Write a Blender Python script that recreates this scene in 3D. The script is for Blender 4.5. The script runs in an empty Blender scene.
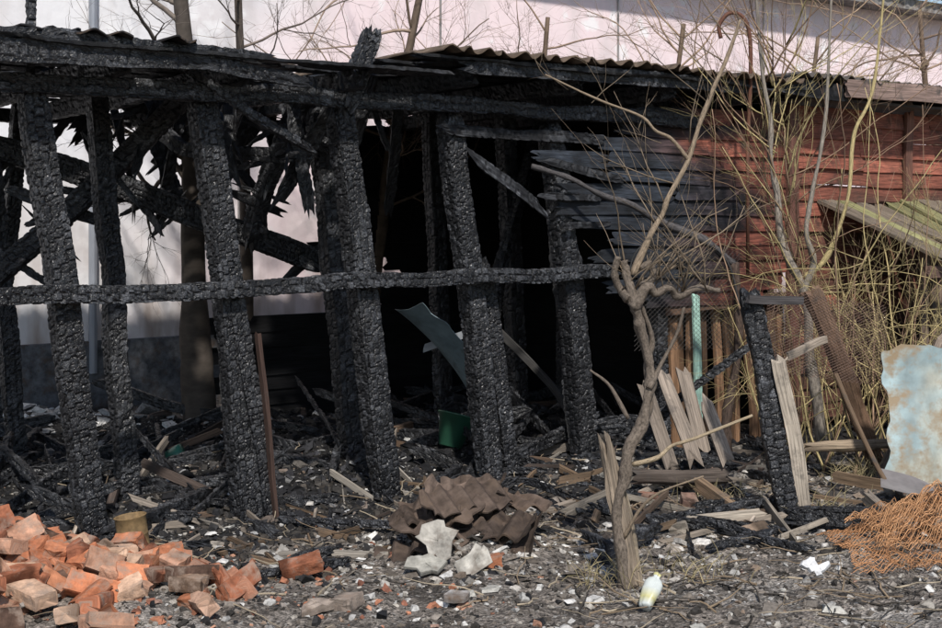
import bpy, math, numpy as np
from mathutils import Vector, Matrix
rng=np.random.default_rng(7)
A=np.array
# ---------------------------------------------------------------- helpers
def hsh(a,b,c=0.0):
    v=np.sin(a*127.1+b*311.7+c*74.7)*43758.5453
    return v-np.floor(v)
def vn(x,y,z=0.0):
    x=np.asarray(x,float);y=np.asarray(y,float);z=np.asarray(z,float)+0*x
    xi=np.floor(x);yi=np.floor(y);zi=np.floor(z)
    fx=x-xi;fy=y-yi;fz=z-zi
    fx=fx*fx*(3-2*fx);fy=fy*fy*(3-2*fy);fz=fz*fz*(3-2*fz)
    def L(a,b,t): return a+(b-a)*t
    r=[]
    for dz in (0,1):
        a=L(hsh(xi,yi,zi+dz),hsh(xi+1,yi,zi+dz),fx)
        b=L(hsh(xi,yi+1,zi+dz),hsh(xi+1,yi+1,zi+dz),fx)
        r.append(L(a,b,fy))
    return L(r[0],r[1],fz)*2-1
def fbm(x,y,z=0.0,o=3):
    s=0;a=.5
    for i in range(o):
        s=s+a*vn(x*2**i+i*7.3,y*2**i+i*3.1,z*2**i);a*=.5
    return s
def worley(x,y,sd,ny,jit=.55):
    xi=np.floor(x);yi=np.floor(y);f1=np.full(x.shape,9.);f2=f1.copy();idv=f1*0
    for dx in(-1,0,1):
        for dy in(-1,0,1):
            cx=xi+dx;cy=yi+dy;cw=np.mod(cy,ny)
            px=cx+.5+(hsh(cx,cw,sd)-.5)*jit+.5*(np.mod(cw,2));py=cy+.5+(hsh(cx,cw,sd+5)-.5)*jit
            a=np.abs(x-px);b=np.abs(y-py);d=np.maximum(a,b)*.85+.15*np.hypot(a,b)
            h=hsh(cx,cw,sd+9)
            c=d<f1;f2=np.where(c,f1,np.minimum(f2,d));idv=np.where(c,h,idv);f1=np.where(c,d,f1)
    return f1,f2,idv
def ss(a,b,x):
    t=np.clip((x-a)/(b-a),0,1);return t*t*(3-2*t)
def nz(v):
    v=np.asarray(v,float);return v/(np.linalg.norm(v,axis=-1,keepdims=True)+1e-12)
def W(s,n,z):  # facade frame: s along the shed front, n into the shed
    return A([-2.215+.8*s-.6*n, 6.15+.6*s+.8*n, z])
def sn(x,y):
    dx=x+2.215;dy=y-6.15
    return dx*.8+dy*.6, -dx*.6+dy*.8
D=A([.8,.6,0.]);N=A([-.6,.8,0.]);Z=A([0,0,1.])

class MB:
    def __init__(s): s.v=[];s.f=[];s.c=[];s.g=[];s.n=0
    def add(s,v,f,c,g=None):
        v=np.asarray(v,float).reshape(-1,3);f=np.asarray(f,int)
        c=np.asarray(c,float)
        if c.ndim==1:c=np.tile(c,(len(v),1))
        if g is None:g=v
        s.v.append(v);s.f.append(f+s.n);s.c.append(c.reshape(-1,3));s.g.append(np.asarray(g).reshape(-1,3));s.n+=len(v)
    def obj(s,name,mat,parent=None,smooth=False):
        v=np.concatenate(s.v);f=np.concatenate(s.f);c=np.concatenate(s.c);g=np.concatenate(s.g)
        me=bpy.data.meshes.new(name)
        me.vertices.add(len(v));me.vertices.foreach_set('co',v.astype(np.float32).ravel())
        me.loops.add(len(f)*4);me.loops.foreach_set('vertex_index',f.astype(np.int32).ravel())
        me.polygons.add(len(f));me.polygons.foreach_set('loop_start',(np.arange(len(f))*4).astype(np.int32))
        me.update(calc_edges=True)
        at=me.attributes.new('col','FLOAT_COLOR','POINT')
        at.data.foreach_set('color',np.concatenate([c,np.ones((len(c),1))],1).astype(np.float32).ravel())
        at=me.attributes.new('gc','FLOAT_VECTOR','POINT')
        at.data.foreach_set('vector',g.astype(np.float32).ravel())
        me.polygons.foreach_set('use_smooth',np.full(len(f),smooth))
        me.validate()
        me.materials.append(mat)
        o=bpy.data.objects.new(name,me);bpy.context.scene.collection.objects.link(o)
        if parent:o.parent=parent
        return o
def empty(name):
    o=bpy.data.objects.new(name,None);bpy.context.scene.collection.objects.link(o);return o

def gridfaces(nt,npx,wrap):
    i=np.arange(nt-1)[:,None];j=np.arange(npx if wrap else npx-1)[None,:]
    j2=(j+1)%npx
    return np.stack([i*npx+j+0*j2,i*npx+j2,(i+1)*npx+j2,(i+1)*npx+j+0*j2],-1).reshape(-1,4)

SEED=[0]
CH_HI=A([.066,.069,.076]);CH_LO=A([.003,.003,.004])
def beam(mb,path,w,d,mode='char',step=.0105,side=(1,0,0),col=None,amp=None,rag=.03,cell=None,taper=(1,1),wob=.014,tone=1.0):
    SEED[0]+=1;sd=SEED[0]*1.37
    path=np.asarray(path,float)
    sl=np.linalg.norm(np.diff(path,axis=0),axis=1);cl=np.concatenate([[0],np.cumsum(sl)]);L=cl[-1]
    nt=max(4,int(L/step)+1);t=np.linspace(0,L,nt)
    C=np.stack([np.interp(t,cl,path[:,k]) for k in range(3)],1)
    if len(path)>2 and nt>12:
        kk=max(3,int(.12/step)|1);pad=kk//2
        Cp=np.concatenate([np.repeat(C[:1],pad,0),C,np.repeat(C[-1:],pad,0)])
        C2=np.stack([np.convolve(Cp[:,k],np.ones(kk)/kk,'valid') for k in range(3)],1)
        e=np.minimum(t,L-t);wv=ss(0,.15,e)[:,None];C=C*(1-wv)+C2*wv
    T=nz(np.gradient(C,axis=0));sdv=A(side,float)
    b=nz(sdv[None]-(T@sdv)[:,None]*T);c=np.cross(T,b)
    nw=max(1,int(round(w/step)));nd=max(1,int(round(d/step)))
    aw=np.linspace(-.5,.5,nw+1)[:-1];ad=np.linspace(-.5,.5,nd+1)[:-1]
    a=np.concatenate([aw*w,np.full(nd,w/2),-aw*w,np.full(nd,-w/2)])
    bb=np.concatenate([np.full(nw,-d/2),ad*d,np.full(nw,d/2),-ad*d])
    q=np.concatenate([(aw+.5)*w,w+(ad+.5)*d,w+d+(aw+.5)*w,2*w+d+(ad+.5)*d])
    npx=len(q)
    rr={'char':.05,'log':.29,'plank':.02,'brick':.05}[mode]
    k=1-rr*(np.abs(2*a/w)**5*np.abs(2*bb/d)**5)
    a=a*k;bb=bb*k
    nv=nz(np.stack([np.sign(a)*np.abs(2*a/w)**3,np.sign(bb)*np.abs(2*bb/d)**3],1)+1e-6)
    TT,QQ=np.meshgrid(t,q,indexing='ij')
    if mode=='char':
        am=.0065 if amp is None else amp
        if cell is None:cell=.031+.016*hsh(SEED[0],3.)
        per=2*(w+d);ny=max(2,2*round(per/(cell*1.05)/2));cy=per/ny
        xx=TT/cell+.22*fbm(TT*14,QQ*14,sd,2);yy=QQ/cy+.0
        F1,F2,cr=worley(xx,yy,sd,ny)
        e=ss(.02,.22,F2-F1)
        big=ss(.0,.10,np.abs(vn(TT*5+.6*vn(TT*3,QQ*8,sd),QQ*2.2,sd+31)))
        worn=ss(.05,.5,fbm(TT*2.2,QQ*5,sd+14,2))
        disp=am*(.75*e+.75*cr*e-1.3)-.004*(1-big)-.012*worn*min(1,w/.1)+.005*fbm(TT*5,QQ*5,sd+2,2)*min(1,w/.1)
        lum=(.04+.96*e)*(.12+1.05*cr**1.8)*(.8+.6*vn(TT*3,QQ*4,sd))*(.5+.5*big)*(1-.55*worn)
        cc=CH_LO+(CH_HI-CH_LO)*np.clip(lum,0,1.4)[...,None]*tone
        if col is not None:cc=cc*A(col)
    elif mode=='brick':
        am=.005 if amp is None else amp
        disp=am*fbm(TT*40,QQ*40,sd,3)+am*.8*vn(TT*13,QQ*13,sd)
        cc=None
    elif mode=='log':
        am=.010 if amp is None else amp
        disp=am*fbm(TT*9,QQ*30,sd,3)+am*vn(TT*4,QQ*4,sd)
        cc=None
    else:
        am=.003 if amp is None else amp
        disp=am*fbm(TT*3,QQ*60,sd,2)
        cc=None
    de=np.minimum(TT,L-TT)
    sc=1-(.30 if mode=='char' else .0)*np.exp(-de/.03)
    tp=(taper[0]+(taper[1]-taper[0])*TT/L)*sc
    rg=rag*fbm(QQ*(38 if mode!='brick' else 14),TT*0+sd,SEED[0]*.7,3)*2*(np.exp(-TT/.08)+np.exp(-(L-TT)/.08))
    wb=wob*vn(t*2.3,t*0+sd);wb2=wob*vn(t*2.1,t*0+sd+20)
    da=(a[None]*tp+nv[None,:,0]*disp)+wb[:,None];db=(bb[None]*tp+nv[None,:,1]*disp)+wb2[:,None]
    P=C[:,None]+b[:,None]*da[...,None]+c[:,None]*db[...,None]+T[:,None]*rg[...,None]
    if cc is None:
        if callable(col):cc=col(P,TT,QQ)
        else:
            cc=np.tile(A(col,float),(nt,npx,1))*(1+.25*vn(TT*6,QQ*10,sd))[...,None]
            if mode=='brick':
                so=ss(.0,.3,fbm(TT*9,QQ*9,sd+3))[...,None];cc=cc*(1-.7*so*(hsh(SEED[0],1.)>.4))
    G=np.stack([TT+sd*3.7,QQ,0*QQ+sd],-1)
    def ring(P0,f):
        m=P0.mean(0);return m+(P0-m)*f
    Pn=np.concatenate([[ring(P[0],.01)],[ring(P[0],.55)],P,[ring(P[-1],.55)],[ring(P[-1],.01)]])
    cn=np.concatenate([[cc[0]],[cc[0]],cc,[cc[-1]],[cc[-1]]])
    Gn=np.concatenate([[G[0]*A([1,.1,1])],[G[0]*A([1,.5,1])],G,[G[-1]*A([1,.5,1])],[G[-1]*A([1,.1,1])]])
    mb.add(Pn,gridfaces(nt+4,npx,True),cn.reshape(-1,3),Gn)

def tube(mb,pts,r,sides=6,col=(.2,.15,.1),knob=0.):
    pts=np.asarray(pts,float);r=np.broadcast_to(np.asarray(r,float),(len(pts),))
    T=nz(np.gradient(pts,axis=0));ref=A([.31,.77,.2]) if abs(T[:,1]).mean()<.8 else A([1,.1,.2])
    b=nz(np.cross(T,ref));c=np.cross(T,b)
    th=np.linspace(0,2*np.pi,sides,endpoint=False)
    rr=r[:,None]*np.ones(sides)[None]
    if knob>0:
        i=np.arange(len(pts))[:,None]
        rr=rr*(1+knob*vn(i*.3+pts[0,0]*9+0*th[None],th[None]*1.3+0*i,pts[0,2]*3)+.35*knob*vn(i*.8+0*th[None],th[None]*2.3+0*i,7.))
    P=pts[:,None]+rr[...,None]*(np.cos(th)[None,:,None]*b[:,None]+np.sin(th)[None,:,None]*c[:,None])
    P=np.concatenate([np.repeat(pts[:1],sides,0)[None],P,np.repeat(pts[-1:],sides,0)[None]])
    SEED[0]+=1
    cl=np.arange(len(pts)+2)*.05
    G=np.stack(np.broadcast_arrays(cl[:,None]+SEED[0]*1.3,th[None]*.02,0*cl[:,None]+SEED[0]),-1)
    mb.add(P,gridfaces(len(pts)+2,sides,True),A(col),G)
def smooth_path(pts,n=24):
    pts=np.asarray(pts,float);k=len(pts)
    P=np.concatenate([[2*pts[0]-pts[1]],pts,[2*pts[-1]-pts[-2]]])
    u=np.linspace(0,k-1-1e-6,n);i=u.astype(int);f=(u-i)[:,None]
    p0,p1,p2,p3=P[i],P[i+1],P[i+2],P[i+3]
    return .5*((2*p1)+(-p0+p2)*f+(2*p0-5*p1+4*p2-p3)*f**2+(-p0+3*p1-3*p2+p3)*f**3)
def grow(mb,p,d,L,r,depth,nch=5,spread=.8,up=.05,wob=.12,col=(.2,.15,.1),lr=(.35,.75),rend=.3):
    K=max(4,int(L/.09));pts=[A(p,float)];dd=nz(A(d,float));ds=[dd]
    for i in range(K):
        dd=nz(dd+rng.normal(0,wob,3)+up*Z);pts.append(pts[-1]+dd*L/K);ds.append(dd)
    rad=r*(1-(1-rend)*np.linspace(0,1,K+1))
    c=A(col)*rng.uniform(.6,1.3)
    tube(mb,pts,rad,6 if r>.012 else (4 if r>.004 else 3),c,knob=.15)
    if depth>0:
        for _ in range(nch):
            i=int(rng.uniform(.2,1)*K);u=nz(rng.normal(0,1,3))
            grow(mb,pts[i],nz(ds[i]+spread*u),L*rng.uniform(*lr),max(rad[i]*.55,.0012),depth-1,nch,spread,up,wob*1.1,col,lr,rend)

def rmats(n,flat=1.0):
    ax=rng.uniform(-math.pi,math.pi,n);ay=rng.normal(0,.5*flat,n);az=rng.normal(0,.5*flat,n)
    cx,sx=np.cos(ax),np.sin(ax);cy,sy=np.cos(ay),np.sin(ay);cz,sz=np.cos(az),np.sin(az)
    o=np.ones(n);z=np.zeros(n)
    Rz=np.stack([cx,-sx,z,sx,cx,z,z,z,o],-1).reshape(n,3,3)
    Ry=np.stack([cy,z,sy,z,o,z,-sy,z,cy],-1).reshape(n,3,3)
    Rx=np.stack([o,z,z,z,cz,-sz,z,sz,cz],-1).reshape(n,3,3)
    return Rz@Ry@Rx
CUB=A([[-1,-1,-1],[1,-1,-1],[1,1,-1],[-1,1,-1],[-1,-1,1],[1,-1,1],[1,1,1],[-1,1,1]],float)*.5
CF=A([[0,3,2,1],[4,5,6,7],[0,1,5,4],[1,2,6,5],[2,3,7,6],[3,0,4,7]])
def chips(mb,cen,size,col,flat=1.0,jit=.35):
    n=len(cen)
    v=CUB[None]*size[:,None]*(1+rng.uniform(-jit,jit,(n,8,3)))
    v[:,4:,:2]*=rng.uniform(.35,1,(n,1,1))
    R=rmats(n,flat);v=np.einsum('nij,nkj->nki',R,v)+cen[:,None]
    f=(CF[None]+8*np.arange(n)[:,None,None]).reshape(-1,4)
    mb.add(v.reshape(-1,3),f,np.repeat(col,8,0))

def sheet(mb,org,e1,e2,L1,L2,lam=.15,amp=.022,th=.006,jag=.05,col=(.2,.17,.14),bend=None,n2=None,r1=None,colf=None,warp=.01):
    SEED[0]+=1;sd=SEED[0]*1.7
    e1=nz(e1);e2=nz(e2);e3=nz(np.cross(e1,e2))
    n1=r1 or max(4,int(L1/(lam/8)));n2=n2 or max(4,int(L2/.03))
    U,V=np.meshgrid(np.linspace(0,1,n1+1),np.linspace(0,1,n2+1),indexing='ij')
    x=U*L1;y=V*L2
    x=x+jag*fbm(V*L2*9,0*V+sd,sd,3)*2*(U*2-1)**3;y=y+jag*fbm(U*L1*9,0*V+sd+5,sd,3)*2*(V*2-1)**3
    h=amp*np.sin(x/lam*2*np.pi)+warp*vn(x*2,y*2,sd)
    if bend is not None:h=h+bend(x,y)
    P=A(org)+x[...,None]*e1+y[...,None]*e2+h[...,None]*e3
    Pb=P-th*e3
    m=(n1+1)*(n2+1);idx=np.arange(m).reshape(n1+1,n2+1)
    f=gridfaces(n1+1,n2+1,False)
    per=np.concatenate([idx[0,:],idx[1:,-1],idx[-1,-2::-1],idx[-2:0:-1,0]])
    p2=np.roll(per,-1);fe=np.stack([per,per+m,p2+m,p2],-1)
    c=np.tile(A(col,float),(m,1))*(1+.35*fbm(x*3,y*3,sd)).reshape(-1,1)
    if colf is not None:c=colf(P,x,y).reshape(-1,3)
    g=np.stack([x+sd,y,0*x+sd],-1).reshape(-1,3)
    mb.add(np.concatenate([P.reshape(-1,3),Pb.reshape(-1,3)]),np.concatenate([f,f[:,::-1]+m,fe]),np.concatenate([c,c]),np.concatenate([g,g]))
def slab(mb,c,R,rad,th,col,n=9,asp=.6):
    a=np.linspace(0,2*np.pi,n,endpoint=False)+rng.uniform(-.3,.3,n)
    r=rad*rng.uniform(.5,1.15,n);x=r*np.cos(a);y=asp*r*np.sin(a)
    rings=[]
    for f,z in((.02,th),(.55,th*1.05),(.97,th),(1,th*.6),(1,0),(.5,0),(.02,0)):
        rings.append(np.stack([x*f,y*f,np.full(n,z)+rng.normal(0,th*.1,n)],-1))
    P=np.concatenate(rings)@A(R).T+A(c)
    mb.add(P,gridfaces(7,n,True)[:,::-1],A(col))
def lathe(mb,prof,c,R,col,n=28,dent=0.,sc=1.):
    th=np.linspace(0,2*np.pi,n,endpoint=False);pr=A(prof,float)*sc
    Rr=pr[:,0][:,None]*(1+dent*vn(np.cos(th)[None]*1.5+5+0*pr[:,:1],np.sin(th)[None]*1.5+pr[:,1][:,None]*14,3.))
    P=np.stack([Rr*np.cos(th),Rr*np.sin(th),pr[:,1][:,None]+0*th[None]],-1).reshape(-1,3)
    cc=np.repeat(A(col,float).reshape(-1,3) if A(col).ndim==2 else np.tile(A(col,float),(len(pr),1)),n,0)
    mb.add(P@A(R).T+A(c),gridfaces(len(pr),n,True),cc)
def Rm(ax,ang): return A(Matrix.Rotation(math.radians(ang),3,ax))

# ---------------------------------------------------------------- materials
def mat(name,rough=.8,nscale=30,lo=.6,hi=1.35,bscale=120,bump=.3,bdist=.004,grain=None,spec=.4,tint=None,metal=0.,rvar=0.,crack=None):
    m=bpy.data.materials.new(name);m.use_nodes=True;nt=m.node_tree;nt.nodes.clear()
    out=nt.nodes.new('ShaderNodeOutputMaterial');bs=nt.nodes.new('ShaderNodeBsdfPrincipled')
    nt.links.new(bs.outputs[0],out.inputs[0])
    ca=nt.nodes.new('ShaderNodeAttribute');ca.attribute_name='col'
    ga=nt.nodes.new('ShaderNodeAttribute');ga.attribute_name='gc'
    mp=nt.nodes.new('ShaderNodeMapping')
    if grain:mp.inputs['Scale'].default_value=grain
    nt.links.new(ga.outputs['Vector'],mp.inputs[0])
    n1=nt.nodes.new('ShaderNodeTexNoise');n1.inputs['Scale'].default_value=nscale;n1.inputs['Detail'].default_value=3;n1.inputs['Roughness'].default_value=.65
    nt.links.new(mp.outputs[0],n1.inputs['Vector'])
    mr=nt.nodes.new('ShaderNodeMapRange');mr.inputs[1].default_value=.3;mr.inputs[2].default_value=.7;mr.inputs[3].default_value=lo;mr.inputs[4].default_value=hi
    nt.links.new(n1.outputs[0],mr.inputs[0])
    mx=nt.nodes.new('ShaderNodeVectorMath');mx.operation='SCALE'
    nt.links.new(ca.outputs['Color'],mx.inputs[0]);nt.links.new(mr.outputs[0],mx.inputs['Scale'])
    last=mx.outputs[0];ck=None
    if crack:
        vo=nt.nodes.new('ShaderNodeTexVoronoi');vo.feature='DISTANCE_TO_EDGE';vo.inputs['Scale'].default_value=crack
        nt.links.new(mp.outputs[0],vo.inputs['Vector'])
        cr=nt.nodes.new('ShaderNodeMapRange');cr.inputs[1].default_value=0;cr.inputs[2].default_value=.12;cr.inputs[3].default_value=.2;cr.inputs[4].default_value=1
        nt.links.new(vo.outputs['Distance'],cr.inputs[0]);ck=cr.outputs[0]
        m2=nt.nodes.new('ShaderNodeVectorMath');m2.operation='SCALE';nt.links.new(last,m2.inputs[0]);nt.links.new(ck,m2.inputs['Scale']);last=m2.outputs[0]
    if tint:
        tc,tsc,tlo,thi=tint
        n3=nt.nodes.new('ShaderNodeTexNoise');n3.inputs['Scale'].default_value=tsc;n3.inputs['Detail'].default_value=4;n3.inputs['Roughness'].default_value=.7
        nt.links.new(ga.outputs['Vector'],n3.inputs['Vector'])
        r3=nt.nodes.new('ShaderNodeMapRange');r3.inputs[1].default_value=tlo;r3.inputs[2].default_value=thi
        nt.links.new(n3.outputs[0],r3.inputs[0])
        m3=nt.nodes.new('ShaderNodeMix');m3.data_type='RGBA';m3.inputs[7].default_value=(*tc,1)
        nt.links.new(r3.outputs[0],m3.inputs[0]);nt.links.new(last,m3.inputs[6]);last=m3.outputs[2]
    nt.links.new(last,bs.inputs['Base Color'])
    bs.inputs['Roughness'].default_value=rough;bs.inputs['Specular IOR Level'].default_value=spec;bs.inputs['Metallic'].default_value=metal
    if rvar:
        r4=nt.nodes.new('ShaderNodeMapRange');r4.inputs[1].default_value=.35;r4.inputs[2].default_value=.65;r4.inputs[3].default_value=rough-rvar;r4.inputs[4].default_value=rough+rvar
        nt.links.new(n1.outputs[0],r4.inputs[0]);nt.links.new(r4.outputs[0],bs.inputs['Roughness'])
    if bump>0:
        n2=nt.nodes.new('ShaderNodeTexNoise');n2.inputs['Scale'].default_value=bscale;n2.inputs['Detail'].default_value=2
        nt.links.new(mp.outputs[0],n2.inputs['Vector'])
        bp=nt.nodes.new('ShaderNodeBump');bp.inputs['Strength'].default_value=bump;bp.inputs['Distance'].default_value=bdist
        hsrc=n2.outputs[0]
        if ck is not None:
            ad=nt.nodes.new('ShaderNodeMath');ad.operation='ADD';nt.links.new(hsrc,ad.inputs[0]);nt.links.new(ck,ad.inputs[1]);hsrc=ad.outputs[0]
        nt.links.new(hsrc,bp.inputs['Height']);nt.links.new(bp.outputs[0],bs.inputs['Normal'])
    return m
M_char=mat('charred_wood',.45,38,.45,1.5,130,.7,.003,spec=.45,rvar=.15,crack=62)
M_wood=mat('weathered_wood',.8,14,.4,1.45,40,.6,.003,grain=(.35,9,1),spec=.25,tint=((.06,.055,.05),8,.55,.75))
M_clad=mat('burnt_red_boards',.7,14,.3,1.7,40,.9,.004,grain=(.5,9,1),spec=.3,rvar=.15,tint=((.008,.008,.009),7,.50,.72))
M_red=mat('weathered_red_boards',.75,14,.4,1.55,40,.8,.004,grain=(.5,9,1),spec=.25,tint=((.06,.035,.028),5,.52,.72))
M_dark=mat('sooty_boards',.85,14,.5,1.4,40,0,.003,grain=(.4,9,1),spec=.15)
M_chip=mat('debris',.9,60,.6,1.35,150,0,.002,spec=.2)
M_brick=mat('broken_brick',.9,22,.6,1.3,120,.6,.003,spec=.15,tint=((.25,.19,.15),10,.50,.70))
M_bark=mat('bark',.9,30,.4,1.5,110,.7,.003,grain=(.6,4,1),spec=.15)
M_twig=mat('twigs',.85,30,.7,1.3,110,0,.003,spec=.15)
M_roof=mat('asbestos_cement_roofing',.9,14,.45,1.4,90,.5,.003,spec=.2,tint=((.10,.07,.05),6,.5,.7))
M_paint=mat('chipped_paint_metal',.6,9,.75,1.15,40,.2,.002,spec=.4,tint=((.24,.18,.11),5,.46,.62))
M_rust=mat('rusty_metal',.75,30,.6,1.3,90,0,.002,spec=.4,metal=.1)
M_galv=mat('sooty_sheet_metal',.5,6,.6,1.3,50,.2,.002,spec=.5,metal=.2,tint=((.03,.03,.03),3,.55,.7))
M_plast=mat('plastic',.4,10,.8,1.05,20,.1,.002,spec=.5)

def wallmat():
    m=bpy.data.materials.new('peeling_pink_plaster');m.use_nodes=True;nt=m.node_tree;b=nt.nodes['Principled BSDF']
    ga=nt.nodes.new('ShaderNodeAttribute');ga.attribute_name='gc'
    sep=nt.nodes.new('ShaderNodeSeparateXYZ');nt.links.new(ga.outputs['Vector'],sep.inputs[0])
    def noise(sc,det=4,stretch=None):
        n=nt.nodes.new('ShaderNodeTexNoise');n.inputs['Scale'].default_value=sc;n.inputs['Detail'].default_value=det
        if stretch:
            mp=nt.nodes.new('ShaderNodeMapping');mp.inputs['Scale'].default_value=stretch
            nt.links.new(ga.outputs['Vector'],mp.inputs[0]);nt.links.new(mp.outputs[0],n.inputs['Vector'])
        else:nt.links.new(ga.outputs['Vector'],n.inputs['Vector'])
        return n.outputs[0]
    def rng_(x,a,b_,c=0,d=1):
        r=nt.nodes.new('ShaderNodeMapRange');r.inputs[1].default_value=a;r.inputs[2].default_value=b_;r.inputs[3].default_value=c;r.inputs[4].default_value=d
        nt.links.new(x,r.inputs[0]);return r.outputs[0]
    def mix(f,a,c):
        x=nt.nodes.new('ShaderNodeMix');x.data_type='RGBA'
        nt.links.new(f,x.inputs[0])
        for s,k in((a,6),(c,7)):
            if isinstance(s,tuple):x.inputs[k].default_value=(*s,1)
            else:nt.links.new(s,x.inputs[k])
        return x.outputs[2]
    add=nt.nodes.new('ShaderNodeMath');add.operation='ADD'
    nt.links.new(sep.outputs[0],add.inputs[0]);nt.links.new(rng_(noise(.8),.2,.8,-1.5,1.5),add.inputs[1])
    base=mix(rng_(add.outputs[0],2.4,4.6),(.70,.69,.70),(.75,.62,.63))
    base=mix(rng_(noise(2.2,5,(1,1,.35)),.50,.68,0,.6),base,(.50,.46,.45))
    base=mix(rng_(noise(5,5),.58,.70,0,.8),base,(.78,.77,.77))
    lowz=rng_(sep.outputs[2],.5,1.6,.9,0)
    ml=nt.nodes.new('ShaderNodeMath');ml.operation='MULTIPLY'
    nt.links.new(lowz,ml.inputs[0]);nt.links.new(rng_(noise(3,4,(1.6,1,.4)),.42,.62),ml.inputs[1])
    base=mix(ml.outputs[0],base,(.30,.22,.17))
    nt.links.new(base,b.inputs['Base Color']);b.inputs['Roughness'].default_value=.9
    bp=nt.nodes.new('ShaderNodeBump');bp.inputs['Strength'].default_value=.4;bp.inputs['Distance'].default_value=.01
    nt.links.new(noise(14,4),bp.inputs['Height']);nt.links.new(bp.outputs[0],b.inputs['Normal'])
    return m
M_wall=wallmat()
def groundmat():
    m=bpy.data.materials.new('ashy_dirt');m.use_nodes=True;nt=m.node_tree;b=nt.nodes['Principled BSDF']
    ge=nt.nodes.new('ShaderNodeNewGeometry');ca=nt.nodes.new('ShaderNodeAttribute');ca.attribute_name='col'
    def noise(sc,det=4,ro=.6):
        n=nt.nodes.new('ShaderNodeTexNoise');n.inputs['Scale'].default_value=sc;n.inputs['Detail'].default_value=det;n.inputs['Roughness'].default_value=ro
        nt.links.new(ge.outputs['Position'],n.inputs['Vector']);return n.outputs[0]
    def rng_(x,a,b_,c=0,d=1):
        r=nt.nodes.new('ShaderNodeMapRange');r.inputs[1].default_value=a;r.inputs[2].default_value=b_;r.inputs[3].default_value=c;r.inputs[4].default_value=d
        nt.links.new(x,r.inputs[0]);return r.outputs[0]
    def mixm(f,a,c):
        x=nt.nodes.new('ShaderNodeMix');x.data_type='RGBA';nt.links.new(f,x.inputs[0]);nt.links.new(a,x.inputs[6])
        x.inputs[7].default_value=(*c,1)
        return x.outputs[2]
    def scale(c,f):
        v=nt.nodes.new('ShaderNodeVectorMath');v.operation='SCALE';nt.links.new(c,v.inputs[0]);nt.links.new(f,v.inputs['Scale']);return v.outputs[0]
    c=scale(ca.outputs['Color'],rng_(noise(3.5),.3,.7,.45,1.5))
    c=scale(c,rng_(noise(38,4,.75),.3,.7,.4,1.6))
    vo=nt.nodes.new('ShaderNodeTexVoronoi');vo.inputs['Scale'].default_value=75
    nt.links.new(ge.outputs['Position'],vo.inputs['Vector'])
    sp=nt.nodes.new('ShaderNodeSeparateColor');nt.links.new(vo.outputs['Color'],sp.inputs[0])
    c=scale(c,rng_(sp.outputs[0],0,1,.5,1.5))
    c=mixm(rng_(sp.outputs[1],.93,.95,0,.4),c,(.36,.35,.33))
    c=mixm(rng_(noise(11,4),.56,.68,0,.75),c,(.032,.029,.026))
    nt.links.new(c,b.inputs['Base Color']);b.inputs['Roughness'].default_value=.92;b.inputs['Specular IOR Level'].default_value=.2
    bp=nt.nodes.new('ShaderNodeBump');bp.inputs['Strength'].default_value=.9;bp.inputs['Distance'].default_value=.014
    ad=nt.nodes.new('ShaderNodeMath');ad.operation='ADD';nt.links.new(noise(45,3,.7),ad.inputs[0]);nt.links.new(vo.outputs['Distance'],ad.inputs[1])
    nt.links.new(ad.outputs[0],bp.inputs['Height']);nt.links.new(bp.outputs[0],b.inputs['Normal'])
    return m
M_ground=groundmat()

# ---------------------------------------------------------------- ground
def gh(x,y):
    x=np.asarray(x,float);y=np.asarray(y,float)
    s,n=sn(x,y)
    near=np.exp(-((x)**2+(y-7)**2)/80)
    h=(.05*fbm(x*.9,y*.9,1.3)+.03*fbm(x*4,y*4,2.3)+.018*fbm(x*17,y*17,3.1))*near
    ins=ss(-.1,.8,n)*(1-ss(2.6,3.2,n))*ss(-1.6,-.6,s)*(1-ss(5,5.6,s))
    h=h+ins*(.05+.12*fbm(x*1.8,y*1.8,5.)+.05*fbm(x*8,y*8,6.))
    h=h+.22*np.exp(-(((x+2.15)/.58)**2+((y-5.45)/.40)**2))+.07*np.exp(-(((x+1.3)/.25)**2+((y-5.4)/.22)**2))
    h=h+.10*np.exp(-(((x+.03)/.30)**2+((y-6.15)/.22)**2))
    h=h+.16*np.exp(-(((x-1.0)/.5)**2+((y-8.0)/.35)**2))
    h=h+.10*np.exp(-(((x-2.6)/.6)**2+((y-7.4)/.5)**2))
    h=h+.14*np.exp(-(((x+3.2)/.8)**2+((y-9.6)/.5)**2))
    return h
def axis(lo,hi,d,far):
    a=np.arange(lo,hi,d);k=np.geomspace(d*1.5,far,36)
    return np.concatenate([(lo-k)[::-1],a,hi+k])
xs=axis(-5,5.5,.022,250);ys=axis(4.2,11.5,.022,300)
X,Y=np.meshgrid(xs,ys,indexing='ij');H=gh(X,Y)
S_,N_=sn(X,Y)
inside=ss(-.95,.05,N_+.4*fbm(X*1.6,Y*1.6,2.))*(1-ss(3.0,3.6,N_))*(1-ss(6.2,7.2,S_))
soot=np.clip(inside+.8*ss(-.08,.36,fbm(X*1.3,Y*1.3,9.))*(1-ss(0,3.2,-N_)),0,1)
c0=A([.150,.131,.113]);c1=A([.017,.0165,.0165]);cl=A([.25,.235,.215])
gcol=c0*(1-soot[...,None])+c1*soot[...,None]
lt=(ss(.08,.4,fbm(X*2.3,Y*2.3,12.))*(1-soot)*.55)[...,None];gcol=gcol*(1-lt)+cl*lt
gb=np.exp(-(((X+2.1)/.7)**2+((Y-5.45)/.5)**2))[...,None]*.7
gcol=gcol*(1-gb)+A([.12,.08,.06])*gb
mb=MB();mb.add(np.stack([X,Y,H],-1),gridfaces(len(xs),len(ys),False)[:,::-1],gcol.reshape(-1,3))
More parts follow.
